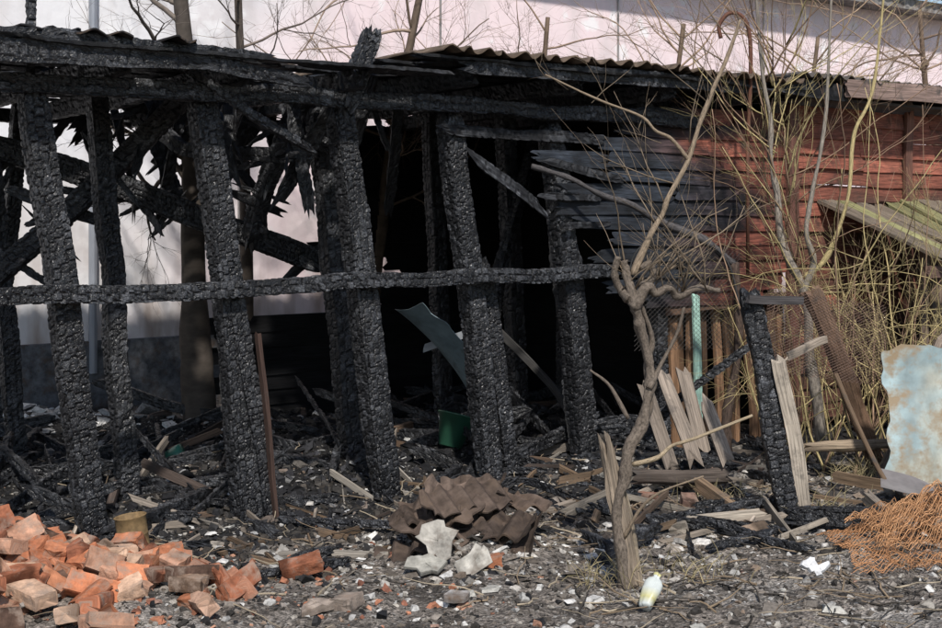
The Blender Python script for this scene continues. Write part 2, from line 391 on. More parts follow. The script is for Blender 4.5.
mb.obj('ground',M_ground,smooth=True)

# ---------------------------------------------------------------- pink building
bld=empty('pink_plastered_building')
def boxF(mb,s0,s1,n0,n1,z0,z1,col):
    P=[W(s,n,z) for z in(z0,z1) for (s,n) in((s0,n0),(s1,n0),(s1,n1),(s0,n1))]
    g=[(s,n,z) for z in(z0,z1) for (s,n) in((s0,n0),(s1,n0),(s1,n1),(s0,n1))]
    mb.add(P,CF,A(col,float),A(g,float))
mb=MB();boxF(mb,-9,22,4.3,12,.52,4.35,(.6,.55,.54));mb.obj('plaster_wall',M_wall,bld)
mb=MB();boxF(mb,-9.03,22.03,4.22,12.05,-.2,.56,(.12,.127,.14));mb.obj('concrete_plinth',M_roof,bld)
mb=MB();boxF(mb,-9.2,22.2,3.95,4.298,4.28,4.42,(.22,.21,.2));
for i in range(31):
    sheet(mb,W(-9.2+i*1.02,3.85,4.46+.004*(i%2)),D,nz(N+Z*.35),1.06,4.4,.17,.025,.008,.0,(.23,.22,.21),n2=6,r1=24)
mb.obj('eave_and_roof',M_roof,bld)
mb=MB()
tube(mb,[W(2.05,4.22,.3),W(2.05,4.22,4.3)],.035,10,(.30,.32,.36))
for s in(-.2,.95,3.4,5.6,8.,10.4):
    boxF(mb,s,s+.02,4.285,4.302,.6,4.25,(.33,.31,.3))
mb.obj('drainpipe_and_joints',M_galv,bld)

# ---------------------------------------------------------------- burnt shed
shed=empty('burnt_wooden_shed')
mb=MB()
def post(p,w=.13,d=.13,**k): beam(mb,p,w,d,side=D,step=.009,**k)
post([W(.15,0,2.22),W(.31,.0,1.15),W(.47,0,-.05)],.135)
post([W(1.02,0,2.2),W(1.17,0,1.25),W(1.30,0,-.05)],.14,.14)
post([W(1.845,0,2.2),W(1.99,0,1.2),W(2.17,0,-.05)],.145,.14)
post([W(2.595,0,2.2),W(2.76,0,1.2),W(2.93,0,-.05)],.135,.13)
post([W(2.86,.02,1.33),W(3.09,.02,-.05)],.12,.08,rag=.08)
post([W(3.39,0,2.17),W(3.52,0,1.2),W(3.69,0,-.05)],.14,.13)
post([W(3.60,.03,1.35),W(3.80,.05,-.05)],.09,.08,rag=.08)
post([W(4.22,.0,2.35),W(4.40,.0,-.05)],.10,.10)
post([W(1.20,-.02,1.2),W(1.42,-.04,-.05)],.10,.10)
def ip(x0,y0,x1,z1,w=.12,y1=None,z0=-.05): beam(mb,[(x0,y0,z0),(x1,y1 or y0,z1)],w,w,side=D,step=.012)
ip(-2.71,7.9,-2.95,2.4,.11)
ip(-1.877,7.2,-2.06,2.35,.115)
ip(-.727,8.2,-.98,2.4,.13)
ip(-.2,9.9,-.3,2.45,.12); ip(.35,9.4,.25,2.45,.12); ip(.75,10.2,.7,2.45,.12)
ip(-3.3,9.0,-3.1,2.4,.11)
ip(-2.6,6.6,-2.28,2.5,.08,y1=6.3,z0=.9)
mb.obj('charred_posts',M_char,shed)
mb=MB();beam(mb,[W(1.30,-.095,.98),W(1.41,-.105,-.05)],.022,.04,'plank',.02,side=D,col=(.06,.036,.028));mb.obj('scorched_board',M_wood,shed)
mb=MB()
beam(mb,[W(-.7,-.08,2.21),W(1.5,-.08,2.235),W(3,-.08,2.245),W(4.6,-.08,2.235)],.10,.09,side=Z)
beam(mb,[W(-.7,-.095,1.215),W(.9,-.095,1.22),W(1.9,-.09,1.235),W(3.86,-.09,1.235)],.09,.08,side=Z,rag=.05)
beam(mb,[W(-.7,3.0,2.3),W(5.4,3.0,2.3)],.10,.1,side=Z,step=.02)
for s in(-.3,.5,1.15,1.85,2.6,3.4,4.2,4.9):
    z=2.33 if s<2.2 else 2.40
    beam(mb,[W(s,-.26,z),W(s+.03,3.05,z-.02)],.12,.075,side=Z,step=.016)
beam(mb,[W(1.84,-.1,2.2),W(2.0,-.12,2.62)],.11,.09,side=D,rag=.05)
beam(mb,[W(.12,-.05,2.2),W(.12,-.1,2.75),W(.10,-.1,3.0)],.05,.05,side=D)
mb.obj('charred_beams_and_rafters',M_char,shed)
mb=MB()
for i in range(22):
    n=-.30+i*.155
    if i in(4,9,15):continue
    z=2.40
    a=-.75+rng.uniform(0,.2);b=2.2+rng.uniform(-.1,.2)
    if rng.random()<.5:
        m=rng.uniform(.2,1.6)
        beam(mb,[W(a,n,z),W(m,n,z+rng.uniform(-.03,.01))],.14,.022,'char',.022,side=N,rag=.07,amp=.004)
        beam(mb,[W(m+rng.uniform(.05,.3),n,z),W(b,n,z)],.14,.022,'char',.022,side=N,rag=.07,amp=.004)
    else: beam(mb,[W(a,n,z),W(b,n,z+rng.uniform(-.02,.02))],.14,.022,'char',.022,side=N,rag=.07,amp=.004)
for i in range(22):
    n=-.28+i*.155
    beam(mb,[W(2.25+rng.uniform(-.15,.1),n,2.475),W(5.55,n,2.475)],.158,.022,'char',.03,side=N,rag=.05,amp=.003)
beam(mb,[W(2.5,-.31,2.44),W(5.0,-.31,2.47)],.10,.025,'char',.014,side=Z,rag=.1,amp=.005)
beam(mb,[W(-.7,-.32,2.33),W(.9,-.33,2.36)],.12,.025,'char',.014,side=Z,rag=.12,amp=.005)
beam(mb,[W(.8,-.33,2.35),W(1.45,-.3,2.30)],.08,.025,'char',.014,side=Z,rag=.12,amp=.005)
beam(mb,[W(-.6,-.345,2.40),W(.2,-.34,2.44)],.05,.02,'char',.014,side=Z,rag=.12,amp=.005)
beam(mb,[W(.1,-.345,2.43),W(1.2,-.34,2.39)],.06,.02,'char',.014,side=Z,rag=.12,amp=.005)
mb.obj('charred_roof_boards',M_char,shed)
mb=MB()
for i in range(3):
    sheet(mb,W(2.30+i*1.0,-.36+.03*rng.normal(),2.535+.008*(i%2)),D,nz(N-Z*.01),1.1,3.45,.13,.018,.008,.05,(.115,.085,.062),n2=30)
sheet(mb,W(-.8,-.27,2.445),nz(D+Z*.01),N,1.1,1.6,.13,.012,.008,.12,(.02,.02,.022))
sheet(mb,W(.15,-.3,2.46),nz(D-Z*.02),N,.95,1.2,.13,.012,.008,.14,(.022,.02,.02))
sheet(mb,W(.95,-.2,2.44),nz(D-Z*.05),nz(N-.03*Z),.5,.9,.13,.012,.008,.12,(.03,.027,.026))
sheet(mb,W(-.8,1.2,2.455),D,N,2.3,1.9,.13,.018,.008,.1,(.03,.028,.027))
mb.obj('corrugated_roof_sheets',M_roof,shed)
REDB=A([.20,.066,.043]);BLK=A([.024,.029,.038]);BRN=A([.095,.042,.030])
def burncol(P,TT,QQ):
    s,n=sn(P[...,0],P[...,1]);z=P[...,2]
    f=ss(4.1,5.3,s+.8*fbm(s*1.6,z*3,SEED[0]*.3)+.3*vn(z*9,s*.5,3.)-.15*(z-1.6))[...,None]
    c=BLK*(1-f)+BRN*f
    g=ss(.45,1.,f[...,0]+.3*fbm(s*4,z*9,2.))[...,None]
    c=c*(1-g)+REDB*g
    k=.75+1.1*fbm(s*7,z*14,SEED[0]*1.1)
    return c*((.55+.75*hsh(np.floor(SEED[0])+0*s,.37))*np.clip(k,.15,1.6))[...,None]
mb=MB()
starts=[4.1,2.52,3.72,3.26,3.85,3.45,3.42,3.62,3.85,3.7,3.95,3.85,4.15]
ends=[5.55,3.75,5.55,5.55,5.55,5.55,5.55,5.55,5.55,5.55,5.55,5.5,5.3]
for i,(a,b) in enumerate(zip(starts,ends)):
    z=2.27-.103*i
    if i==1:
        beam(mb,[W(a,-.085,2.10),W(b,-.085,2.075)],.075,.024,'char',.014,side=Z,rag=.1,amp=.006)
        a,b=3.95,5.55;
    j=rng.uniform(4.5,5.1)
    tilt=nz(Z+N*.16)
    g=rng.uniform(.0,.16) if i in(3,5,8,10) else 0
    k=rng.uniform(a+.2,j-.2)
    if g:
        beam(mb,[W(a,-.075,z),W(k,-.07,z-.006)],.116,.022,'plank',.014,side=tilt,rag=.13,amp=.006,col=burncol,wob=.007,taper=(.75,1))
        beam(mb,[W(k+g,-.075,z),W(j,-.07,z)],.118,.022,'plank',.014,side=tilt,rag=.10,amp=.006,col=burncol,wob=.007)
    else:beam(mb,[W(a,-.075,z+rng.normal(0,.005)),W(j,-.07,z)],.120,.022,'plank',.014,side=tilt,rag=.12,amp=.006,col=burncol,wob=.008,taper=(.7,1))
    beam(mb,[W(j+.008,-.072,z),W(b,-.07,z+rng.normal(0,.005))],.120,.022,'plank',.018,side=tilt,rag=.02,amp=.004,col=burncol,wob=.008)
beam(mb,[W(2.70,-.11,1.95),W(3.22,-.12,1.62)],.07,.02,'char',.014,side=Z,rag=.1,amp=.004,tone=1.6)
beam(mb,[W(3.3,-.1,1.93),W(3.9,-.1,1.83)],.06,.02,'char',.014,side=Z,rag=.1,amp=.005)
beam(mb,[W(3.25,-.1,1.73),W(3.75,-.1,1.70)],.05,.02,'char',.014,side=Z,rag=.1,amp=.005)
beam(mb,[W(3.35,-.1,1.52),W(3.75,-.1,1.55)],.045,.02,'char',.014,side=Z,rag=.1,amp=.005)
mb.obj('front_cladding',M_clad,shed)
mb=MB()
def redcol(P,TT,QQ):
    s,n=sn(P[...,0],P[...,1]);z=P[...,2]
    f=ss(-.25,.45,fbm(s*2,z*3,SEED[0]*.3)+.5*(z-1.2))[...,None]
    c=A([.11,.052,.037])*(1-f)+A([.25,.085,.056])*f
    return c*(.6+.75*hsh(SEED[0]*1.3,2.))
for i in range(20):
    z=2.34-.115*i
    cuts=[5.60,rng.uniform(6.3,6.8),rng.uniform(7.3,7.7),8.6]
    for a,b in zip(cuts[:-1],cuts[1:]):
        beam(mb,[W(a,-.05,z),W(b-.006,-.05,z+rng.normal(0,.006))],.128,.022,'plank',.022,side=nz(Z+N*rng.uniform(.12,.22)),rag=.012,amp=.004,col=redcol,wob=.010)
beam(mb,[W(5.575,-.10,2.4),W(5.60,-.09,-.05)],.10,.05,'plank',.025,side=D,col=(.12,.055,.04))
beam(mb,[W(7.0,-.085,2.4),W(7.0,-.085,.0)],.09,.03,'plank',.025,side=D,col=(.15,.07,.05))
mb.obj('red_side_wall',M_red,shed)
mb=MB()
beam(mb,[W(5.1,-.33,2.50),W(5.9,-.33,2.47)],.13,.03,'char',.02,side=Z,rag=.02,amp=.003)
beam(mb,[W(5.85,-.36,2.52),W(8.8,-.36,2.50)],.13,.03,'plank',.02,side=Z,col=(.22,.155,.13))
for i in range(4):
    sheet(mb,W(5.35+i*.95,-.38,2.585),D,N,1.0,3.5,.13,.018,.007,.01,(.10,.085,.075),n2=8)
boxF(mb,5.5,8.8,-.3,3.1,2.42,2.44,(.06,.05,.045))
for s in(5.9,6.7,7.5,8.3):beam(mb,[W(s,-.32,2.47),W(s,.2,2.47)],.07,.05,'plank',.03,side=Z,col=(.13,.09,.07))
mb.obj('side_roof',M_wood,shed)
mb=MB()
for i in range(21):
    z=.05+.115*i
    a=4.15 if z>.85 else 2.6
    a+=rng.uniform(-.25,.3)
    if 1.3<z<2.2:a-=.5
    beam(mb,[W(a,3.0,z),W(5.6,3.0,z)],.135,.025,'plank',.03,side=nz(Z+N*.15),rag=.1,amp=.004,wob=.006,col=(.013,.013,.014))
for i in range(21):  # end wall added across the shed to keep the interior dark
    z=.05+.115*i
    beam(mb,[W(5.5,.05,z),W(5.5,2.95,z)],.13,.025,'plank',.05,side=Z,rag=.02,amp=.004,wob=.004,col=(.010,.010,.010))
mb.obj('charred_back_and_added_end_wall',M_dark,shed)
mb=MB()
for i in range(15):
    s=4.45+i*.078+rng.normal(0,.008);h=rng.uniform(.85,1.15)
    c=A([.20,.115,.065])*rng.uniform(.35,1.4)
    if i in(5,9):continue
    beam(mb,[W(s+rng.normal(0,.02),.0+rng.uniform(-.03,.03),h),W(s+.03,-.01,-.05)],rng.uniform(.045,.085),.025,'plank',.02,side=D,rag=.05,col=c)
beam(mb,[W(4.60,-.09,1.06),W(4.63,-.09,.15)],.062,.02,'plank',.03,side=D,col=(.36,.56,.47))
beam(mb,[W(4.35,-.06,.98),W(5.6,-.06,1.0)],.08,.05,'plank',.03,side=Z,rag=.04,col=(.10,.06,.04))
mb.obj('vertical_pales',M_wood,shed)

# ---------------------------------------------------------------- fallen rafters
mb=MB()
def fb(p,w,d=None,**k):beam(mb,p,w,d or w,side=Z,**k)
fb([(-2.9,7.9,2.02),(-1.9,8.3,1.66),(-1.0,8.75,1.28)],.16,.13,rag=.06)
mb.obj('fallen_charred_rafter',M_char)
mb=MB();fb([(-1.40,7.35,2.46),(-2.0,7.35,1.86),(-2.75,7.4,1.20)],.125,.11,rag=.05);mb.obj('fallen_charred_rafter',M_char)
mb=MB();fb([(-1.0,7.9,2.40),(-1.25,8.1,1.85),(-1.42,8.3,1.42)],.12,.09,rag=.08);mb.obj('fallen_charred_rafter',M_char)
mb=MB();fb([(-2.3,8.3,2.4),(-1.75,8.0,2.0),(-1.05,7.6,1.95)],.09,.07,rag=.08);mb.obj('fallen_charred_rafter',M_char)
mb=MB();fb([W(.85,-.12,2.38),W(1.25,-.14,2.12),W(1.62,-.12,1.96)],.05,.05,rag=.05);mb.obj('fallen_charred_rafter',M_char)
mb=MB();fb([(.55,9.6,2.4),(.2,9.0,1.2),(.0,8.7,.1)],.10,.08,rag=.08,tone=.7);mb.obj('fallen_charred_rafter',M_char)
mb=MB()
roots=[((-2.9,7.9,2.02),(-1.0,8.75,1.28)),((-1.40,7.35,2.46),(-2.75,7.4,1.20)),((-1.0,7.9,2.40),(-1.42,8.3,1.42)),((-2.3,8.3,2.4),(-1.05,7.6,1.95))]
for i in range(46):
    a,b=roots[rng.integers(4)];f=rng.random()
    p=A(a)*(1-f)+A(b)*f;d=nz(A([rng.normal(),rng.normal()*.4,rng.normal()*.6-.2]));L=rng.uniform(.15,.55)
    w=rng.uniform(.025,.09)
    beam(mb,[p-d*L*.4,p+d*L*.6],w,rng.uniform(.015,.03),'char',.016,side=Z,rag=.1,amp=.005,cell=.03)
for i in range(36):
    s=rng.uniform(1.3,2.9);n=rng.uniform(.3,2.8);L=rng.uniform(.2,.9)
    p=W(s,n,2.40);d=nz(A([rng.normal()*.5,rng.normal()*.4,-1]))
    beam(mb,[p,p+d*L],rng.uniform(.04,.14),.02,'char',.018,side=D,rag=.12,amp=.005,cell=.03)
mb.obj('hanging_charred_laths',M_char)

# ---------------------------------------------------------------- debris in shed
mb=MB()
def on(x,y,dz=0):return A([x,y,float(gh(x,y))+dz])
def ground_beams(n,reg,wr,lr,tone=1.,mode='char',cols=None,tiltmax=.15):
    for i in range(n):
        x,y=reg();az=rng.uniform(0,np.pi);L=rng.uniform(*lr);w=rng.uniform(*wr)
        dx,dy=math.cos(az)*L/2,math.sin(az)*L/2
        a=on(x-dx,y-dy,w*.3);b=on(x+dx,y+dy,w*.3+rng.uniform(0,tiltmax)*L)
        col=None if cols is None else A(cols[rng.integers(len(cols))])*rng.uniform(.6,1.3)
        beam(mb,[a,b],w,w*rng.uniform(.3,.9),mode,.014 if mode=='char' else .025,side=Z,rag=.05,amp=.006 if mode=='char' else .003,cell=.03,col=col)
def regI():
    p=W(rng.uniform(-.6,5),rng.uniform(.1,2.9),0);return p[0],p[1]
def regF():
    p=W(rng.uniform(-.3,6),rng.uniform(-1.1,.3),0);return p[0],p[1]
def regR():return rng.uniform(.5,2.6),rng.uniform(6.2,7.8)
ground_beams(110,regI,(.025,.10),(.2,1.0),tiltmax=.35)
ground_beams(75,regF,(.02,.07),(.1,.55))
ground_beams(18,regR,(.03,.07),(.2,.6))
mb.obj('charred_timber_debris',M_char)
mb=MB()
ground_beams(44,regI,(.02,.06),(.15,.6),mode='plank',cols=[(.12,.08,.055),(.2,.17,.14),(.08,.06,.05)],tiltmax=.3)
ground_beams(130,regF,(.01,.04),(.06,.38),mode='plank',cols=[(.14,.095,.06),(.25,.21,.17),(.08,.06,.05),(.3,.27,.23)])
ground_beams(42,regR,(.02,.075),(.12,.6),mode='plank',cols=[(.16,.11,.07),(.25,.21,.17),(.10,.07,.05),(.30,.26,.21)],tiltmax=.25)
mb.obj('broken_board_debris',M_wood)

def scat(n,reg,smin,smax,cols,flat,jit=.35,asp=(1,.7,.45),bury=.2,mbx=None):
    P=A([reg() for _ in range(n)]);sz=smin*(smax/smin)**(rng.random(n)**2.2)
    size=sz[:,None]*A(asp)[None]*rng.uniform(.6,1.4,(n,3))
    z=gh(P[:,0],P[:,1])+size[:,2]*(.5-bury)
    c=A(cols)[rng.integers(len(cols),size=n)]*rng.uniform(.6,1.35,(n,1))
    chips(mbx,np.stack([P[:,0],P[:,1],z],-1),size,c,flat,jit)
mbx=MB()
scat(9000,regI,.01,.08,[(.02,.02,.022),(.03,.03,.033),(.012,.012,.013),(.04,.037,.034)],.8,mbx=mbx)
def regM():
    p=W(rng.uniform(-.5,7),-abs(rng.normal(0,.9))+.3,0);return p[0],p[1]
scat(11000,regM,.008,.06,[(.018,.018,.02),(.026,.025,.025),(.04,.035,.03)],.8,mbx=mbx)
mbx.obj('charcoal_litter',M_chip)
def regA():
    return rng.uniform(-3.2,3.6),4.6+3.8*rng.random()**1.1
def regG():
    return rng.uniform(-1.6,2.6),rng.uniform(5.0,6.9)
mbx=MB()
scat(10000,regA,.005,.032,[(.17,.155,.135),(.25,.23,.20),(.09,.08,.068),(.04,.036,.032),(.16,.12,.09)],.8,mbx=mbx)
scat(650,regA,.02,.09,[(.42,.41,.39),(.30,.29,.26),(.16,.14,.12),(.07,.06,.05)],.5,asp=(1,.8,.2),mbx=mbx)
scat(2800,regG,.012,.045,[(.26,.24,.21),(.17,.15,.13),(.10,.085,.07),(.36,.35,.33),(.04,.036,.032),(.04,.036,.032)],.7,asp=(1,.75,.4),mbx=mbx)
def regI2():
    p=W(rng.uniform(-.6,3.6),rng.uniform(-.4,2.9),0);return p[0],p[1]
scat(1500,regI2,.010,.085,[(.5,.49,.47),(.35,.35,.35),(.2,.2,.2),(.15,.12,.1),(.1,.09,.08)],.5,asp=(1,.8,.2),mbx=mbx)
def regW():
    return rng.normal(-3.2,.55),rng.normal(9.7,.35)
scat(460,regW,.03,.15,[(.6,.59,.57),(.45,.44,.42),(.2,.2,.2)],.7,asp=(1,.8,.25),mbx=mbx)
def regC():
    return rng.normal(.05,.55),rng.normal(6.05,.3)
scat(360,regC,.02,.085,[(.46,.45,.42),(.30,.28,.25),(.14,.12,.1)],.6,asp=(1,.8,.2),mbx=mbx)
def regD():
    return rng.normal(1.1,.7),rng.normal(6.9,.5)
scat(650,regD,.02,.09,[(.40,.38,.35),(.22,.19,.16),(.14,.11,.085),(.045,.04,.035)],.6,asp=(1,.7,.2),mbx=mbx)
mbx.obj('stone_and_plaster_rubble',M_chip)
mbx=MB()
def regB():
    return rng.normal(-1.8,.7),rng.normal(5.6,.35)
scat(900,regB,.01,.05,[(.28,.12,.07),(.33,.18,.12),(.20,.085,.055)],.8,mbx=mbx)
scat(170,regA,.01,.035,[(.25,.12,.08),(.28,.18,.14)],.8,mbx=mbx)
mbx.obj('brick_crumbs',M_chip)

mb=MB();BC=[(.37,.145,.075),(.41,.17,.09),(.29,.11,.06),(.40,.22,.145),(.24,.095,.055),(.44,.29,.20),(.09,.055,.04),(.36,.135,.068)]
def brick(x,y,zoff,L=None,flat=.5,col=None):
    L=L or rng.choice([.22,.18,.13,.10,.15]);az=rng.uniform(0,np.pi);el=rng.normal(0,flat*.5)
    d=A([math.cos(az)*math.cos(el),math.sin(az)*math.cos(el),math.sin(el)]);sd=nz(A([-math.sin(az),math.cos(az),rng.normal(0,flat)]))
    if rng.random()<.35:sd=nz(sd+Z*1.5)
    c=on(x,y,zoff);cc=A(col if col is not None else BC[rng.integers(len(BC))])*rng.uniform(.65,1.15)
    beam(mb,[c-d*L/2,c+d*L/2],.10*rng.uniform(.85,1),.060,'brick',.0125,side=sd,rag=.015 if L<.2 else .005,col=cc,wob=0.)
for i in range(270):
    x,y=rng.normal(-2.1,.42),rng.normal(5.43,.25)
    if x>-1.35:continue
    brick(x,y,rng.uniform(.0,.10))
for i in range(26):brick(rng.normal(-1.26,.18),rng.normal(5.42,.15),rng.uniform(.01,.06))
brick(-.96,5.45,.04,.2,.1,(.40,.19,.12));brick(-1.08,5.2,.03,.19,.15,(.38,.24,.17))
mb.obj('broken_brick_pile',M_brick)
mbx=MB()
P=A([(rng.normal(-1.9,.5),rng.normal(5.42,.25)) for _ in range(600)]);sz=rng.uniform(.008,.03,600)
chips(mbx,np.stack([P[:,0],P[:,1],gh(P[:,0],P[:,1])+rng.uniform(.01,.10,600)*np.exp(-((P[:,0]+2.1)/.6)**2)],-1),sz[:,None]*A([1,.8,.4]),A([(.03,.028,.027),(.2,.18,.16),(.28,.15,.1)])[rng.integers(3,size=600)],.8)
mbx.obj('ash_on_brick_pile',M_chip)
for (x,y,L,c) in((1.42,6.55,.15,(.3,.22,.16)),(1.05,6.6,.11,(.25,.22,.18)),(.95,7.3,.15,(.20,.10,.07)),(-.5,5.25,.12,(.22,.18,.15)),(.1,5.9,.08,None),(1.2,7.2,.13,(.22,.14,.11))):
    mb=MB();brick(x,y,.02,L,.2,c);mb.obj('loose_brick',M_brick)

mb=MB()
for i in range(15):
    x=rng.normal(-.05,.15);y=6.08+.02*i+rng.normal(0,.06);az=rng.normal(.05,.45)
    e1=nz(A([math.cos(az),math.sin(az),rng.normal(0,.16)]));e2=nz(A([-math.sin(az)+rng.normal(0,.2),math.cos(az),rng.uniform(-.1,.8)]))
    e2=nz(e2-(e2@e1)*e1)
    L1=rng.uniform(.18,.48);L2=rng.uniform(.12,.28)
    c=A([x,y,float(gh(x,y))+.01+.014*i])-e1*L1/2-e2*L2/2
    sheet(mb,c,e1,e2,L1,L2,.105,.018,.009,.045,A([.09,.066,.052])*rng.uniform(.3,1.5),warp=.004)
mb.obj('broken_corrugated_roofing',M_roof)
mb=MB()
slab(mb,(-.15,5.90,.13),Rm('X',70)@Rm('Z',100),.13,.014,(.32,.30,.265),13,.8)
slab(mb,(.02,5.78,.08),Rm('Y',12)@Rm('X',64)@Rm('Z',60),.11,.012,(.36,.34,.30),11,.65)
slab(mb,(-.20,5.8,.04),Rm('X',30),.09,.02,(.25,.24,.21),11,.8)
slab(mb,(-.62,5.2,.03),Rm('X',14)@Rm('Z',20),.08,.03,(.22,.18,.15),11,.7)
slab(mb,(-.05,5.35,.03),Rm('X',10),.07,.02,(.26,.25,.24),11,.7)
slab(mb,(1.49,5.78,.05),Rm('Y',35)@Rm('X',50),.05,.02,(.55,.55,.55),12,.8)  # this slab and the next stand in for a crumpled white bag
slab(mb,(1.54,5.76,.04),Rm('Y',-35)@Rm('X',40),.045,.015,(.55,.55,.55),12,.7)
mb.obj('plaster_slabs_and_white_bag',M_roof)

mb=MB();lathe(mb,[(.001,.0),(.062,.0),(.066,.004),(.063,.012),(.063,.05),(.065,.054),(.063,.058),(.063,.125),(.067,.13),(.063,.132),(.060,.128),(.059,.006),(.001,.006)],on(-1.60,6.22,.02),Rm('Y',-8),(.20,.13,.06),30,.06,1.15)
mb.obj('rusty_tin_can',M_rust,smooth=True)
mb=MB();R=Rm('X',-14)@Rm('Y',14);c=on(-.14,8.50,-.01)
lathe(mb,[(.001,.0),(.07,.0),(.075,.005),(.118,.2),(.128,.205),(.128,.215),(.115,.213),(.070,.012),(.001,.01)],c,R,(.02,.075,.045),36,.05)
th=np.linspace(0,np.pi,16);tube(mb,(np.stack([.12*np.cos(th),-.06*np.sin(th),.2-.09*np.sin(th)],1)@R.T)+c,.004,6,(.2,.2,.2))
mb.obj('green_bucket',M_plast,smooth=True)
mb=MB();R=Rm('Z',60)@Rm('Y',52)
cw=(.50,.53,.50);cy=(.45,.42,.2)
lathe(mb,[(.001,0),(.03,0),(.038,.008),(.040,.05),(.041,.052),(.041,.11),(.040,.112),(.039,.15),(.03,.175),(.014,.195),(.014,.205),(.017,.206),(.017,.222),(.001,.223)],on(.70,5.25,.02),R,[cw,cw,cw,cy,cy,cw,cw,cw,cw,cw,cw,cy,cy,cy],26,.45,.75)
mb.obj('plastic_bottle',M_plast,smooth=True)
mb=MB()
lathe(mb,[(.001,0),(.06,.0),(.065,.02),(.06,.12),(.055,.16),(.001,.16)],on(-1.95,8.3,.0),Rm('Y',60),(.05,.2,.14),22,.3,.9);mb.obj('crumpled_green_canister',M_plast,smooth=True)

mb=MB()
sheet(mb,(-.50,8.55,.98),nz(A([.55,.05,-.72])),nz(A([.35,-.65,.12])),.98,.34,.5,.0,.003,.02,(.23,.31,.34),bend=lambda x,y:-.28*x*(.98-x)*1.1+.03*np.sin(y*12),r1=30,n2=10)
mb.obj('bent_metal_sheet',M_galv,smooth=False)
mb=MB()
beam(mb,[(-.30,8.6,.72),(.05,8.5,.85)],.05,.012,'plank',.03,side=Z,col=(.3,.32,.34));mb.obj('metal_strip',M_galv)
mb=MB();beam(mb,[(.12,8.9,.9),(.55,8.7,.45),(.72,8.5,.2)],.05,.02,'plank',.03,side=Z,col=(.05,.048,.046));mb.obj('leaning_weathered_board',M_wood)

# ---------------------------------------------------------------- pruned old vine with stake
mb=MB()
kx=5.66
BK=(.135,.11,.088);BK2=(.24,.185,.13)
def vp(*a): return [(x,kx+dy,z) for x,dy,z in a]
def knobr(n,r0,r1,a=.25):
    i=np.linspace(0,1,n);r=r0+(r1-r0)*i;return r*(1+a*vn(i*n*.18,0*i+r0*99,1.)+.4*a*vn(i*n*.5,0*i+r0*99,2.))
tube(mb,smooth_path(vp((.67,0,-.03),(.650,0,.15),(.630,.01,.32),(.665,.0,.46),(.679,.0,.58),(.74,.02,.68),(.766,.02,.80),(.785,.04,.90),(.765,.04,1.0),(.731,.02,1.12),(.71,.0,1.20),(.672,.0,1.345),(.66,.01,1.40)),110),knobr(110,.023,.022),16,BK,.28)
tube(mb,smooth_path(vp((.64,.03,.2),(.66,.04,.40),(.70,.05,.58),(.785,.05,.76),(.765,.06,.92),(.79,.05,1.05),(.75,.02,1.18),(.70,.0,1.25)),80),knobr(80,.010,.014),12,BK,.28)
tube(mb,smooth_path(vp((.70,0,1.20),(.76,-.02,1.29),(.80,.0,1.265),(.86,.0,1.285),(.90,.02,1.25),(.99,.0,1.285),(1.08,.03,1.27)),60),knobr(60,.025,.010),12,BK,.35)
tube(mb,smooth_path(vp((.69,0,1.24),(.65,.02,1.28),(.62,.0,1.34),(.635,-.02,1.42)),30),knobr(30,.024,.013),10,BK,.35)
tube(mb,smooth_path(vp((.74,0,1.28),(.79,.02,1.33),(.775,.02,1.39),(.73,.0,1.37)),30),knobr(30,.020,.012),10,BK,.35)
tube(mb,smooth_path(vp((.77,0,.85),(.83,.05,.95),(.90,.06,1.08),(.93,.05,1.2)),24),knobr(24,.012,.007),8,BK,.3)
tube(mb,smooth_path(vp((.70,0,1.34),(.775,0,1.51),(.83,.03,1.60),(.86,.03,1.68),(.948,.05,1.838),(1.0,.06,2.0),(1.056,.07,2.14),(1.13,.1,2.3),(1.186,.1,2.46)),60),knobr(60,.015,.007,.2),8,BK2,.25)
tube(mb,smooth_path(vp((.95,.05,1.84),(.87,.02,1.93),(.80,0,1.965),(.731,0,2.03),(.55,0,2.10),(.32,-.02,2.206)),40),np.linspace(.009,.004,40),6,BK2,.25)
tube(mb,smooth_path(vp((.70,0,.52),(.80,-.05,.56),(.86,-.05,.61),(.95,-.1,.65),(1.186,-.15,.756)),24),np.linspace(.011,.006,24),7,(.34,.27,.18),.25)
tube(mb,smooth_path(vp((.68,0,.72),(.60,0,.86),(.515,0,.93)),14),np.linspace(.010,.005,14),6,BK,.3)
tube(mb,smooth_path(vp((.66,0,.2),(.72,-.05,.33),(.80,-.1,.42),(.98,-.15,.50)),18),np.linspace(.009,.004,18),6,BK2,.3)
for i in range(26):
    p=A([rng.uniform(.64,1.05),kx,rng.uniform(1.25,1.34)])
    grow(mb,p,(rng.normal(.1,.6),rng.normal()*.4,.9),rng.uniform(.15,.6),rng.uniform(.003,.005),1,3,.5,.03,.14,BK2)
for t in np.linspace(.1,1,12):
    p=A([.72+.46*t,kx+.1*t,1.36+1.1*t]);grow(mb,p,(rng.normal(.1,.8),.2,.7),rng.uniform(.25,.6),.004,1,3,.6,.04,.12,BK2)
for t in np.linspace(.2,1,6):
    p=A([.95-.63*t,kx,1.84+.36*t]);grow(mb,p,(rng.normal(-.2,.6),.1,.5),rng.uniform(.1,.35),.0025,1,2,.6,.04,.12,BK2)
mb.obj('pruned_grape_vine',M_bark,smooth=True)
mb=MB()
beam(mb,[(.70,kx+.01,-.05),(.655,kx+.03,.28),(.595,kx+.05,.60)],.085,.07,'log',.012,side=(1,0,0),rag=.10,amp=.016,col=(.20,.16,.12),taper=(1.1,.6))
beam(mb,[(.73,kx+.05,-.05),(.70,kx+.06,.20),(.66,kx+.07,.42)],.05,.04,'log',.012,side=(1,0,0),rag=.10,amp=.012,col=(.26,.21,.15),taper=(1.1,.6))
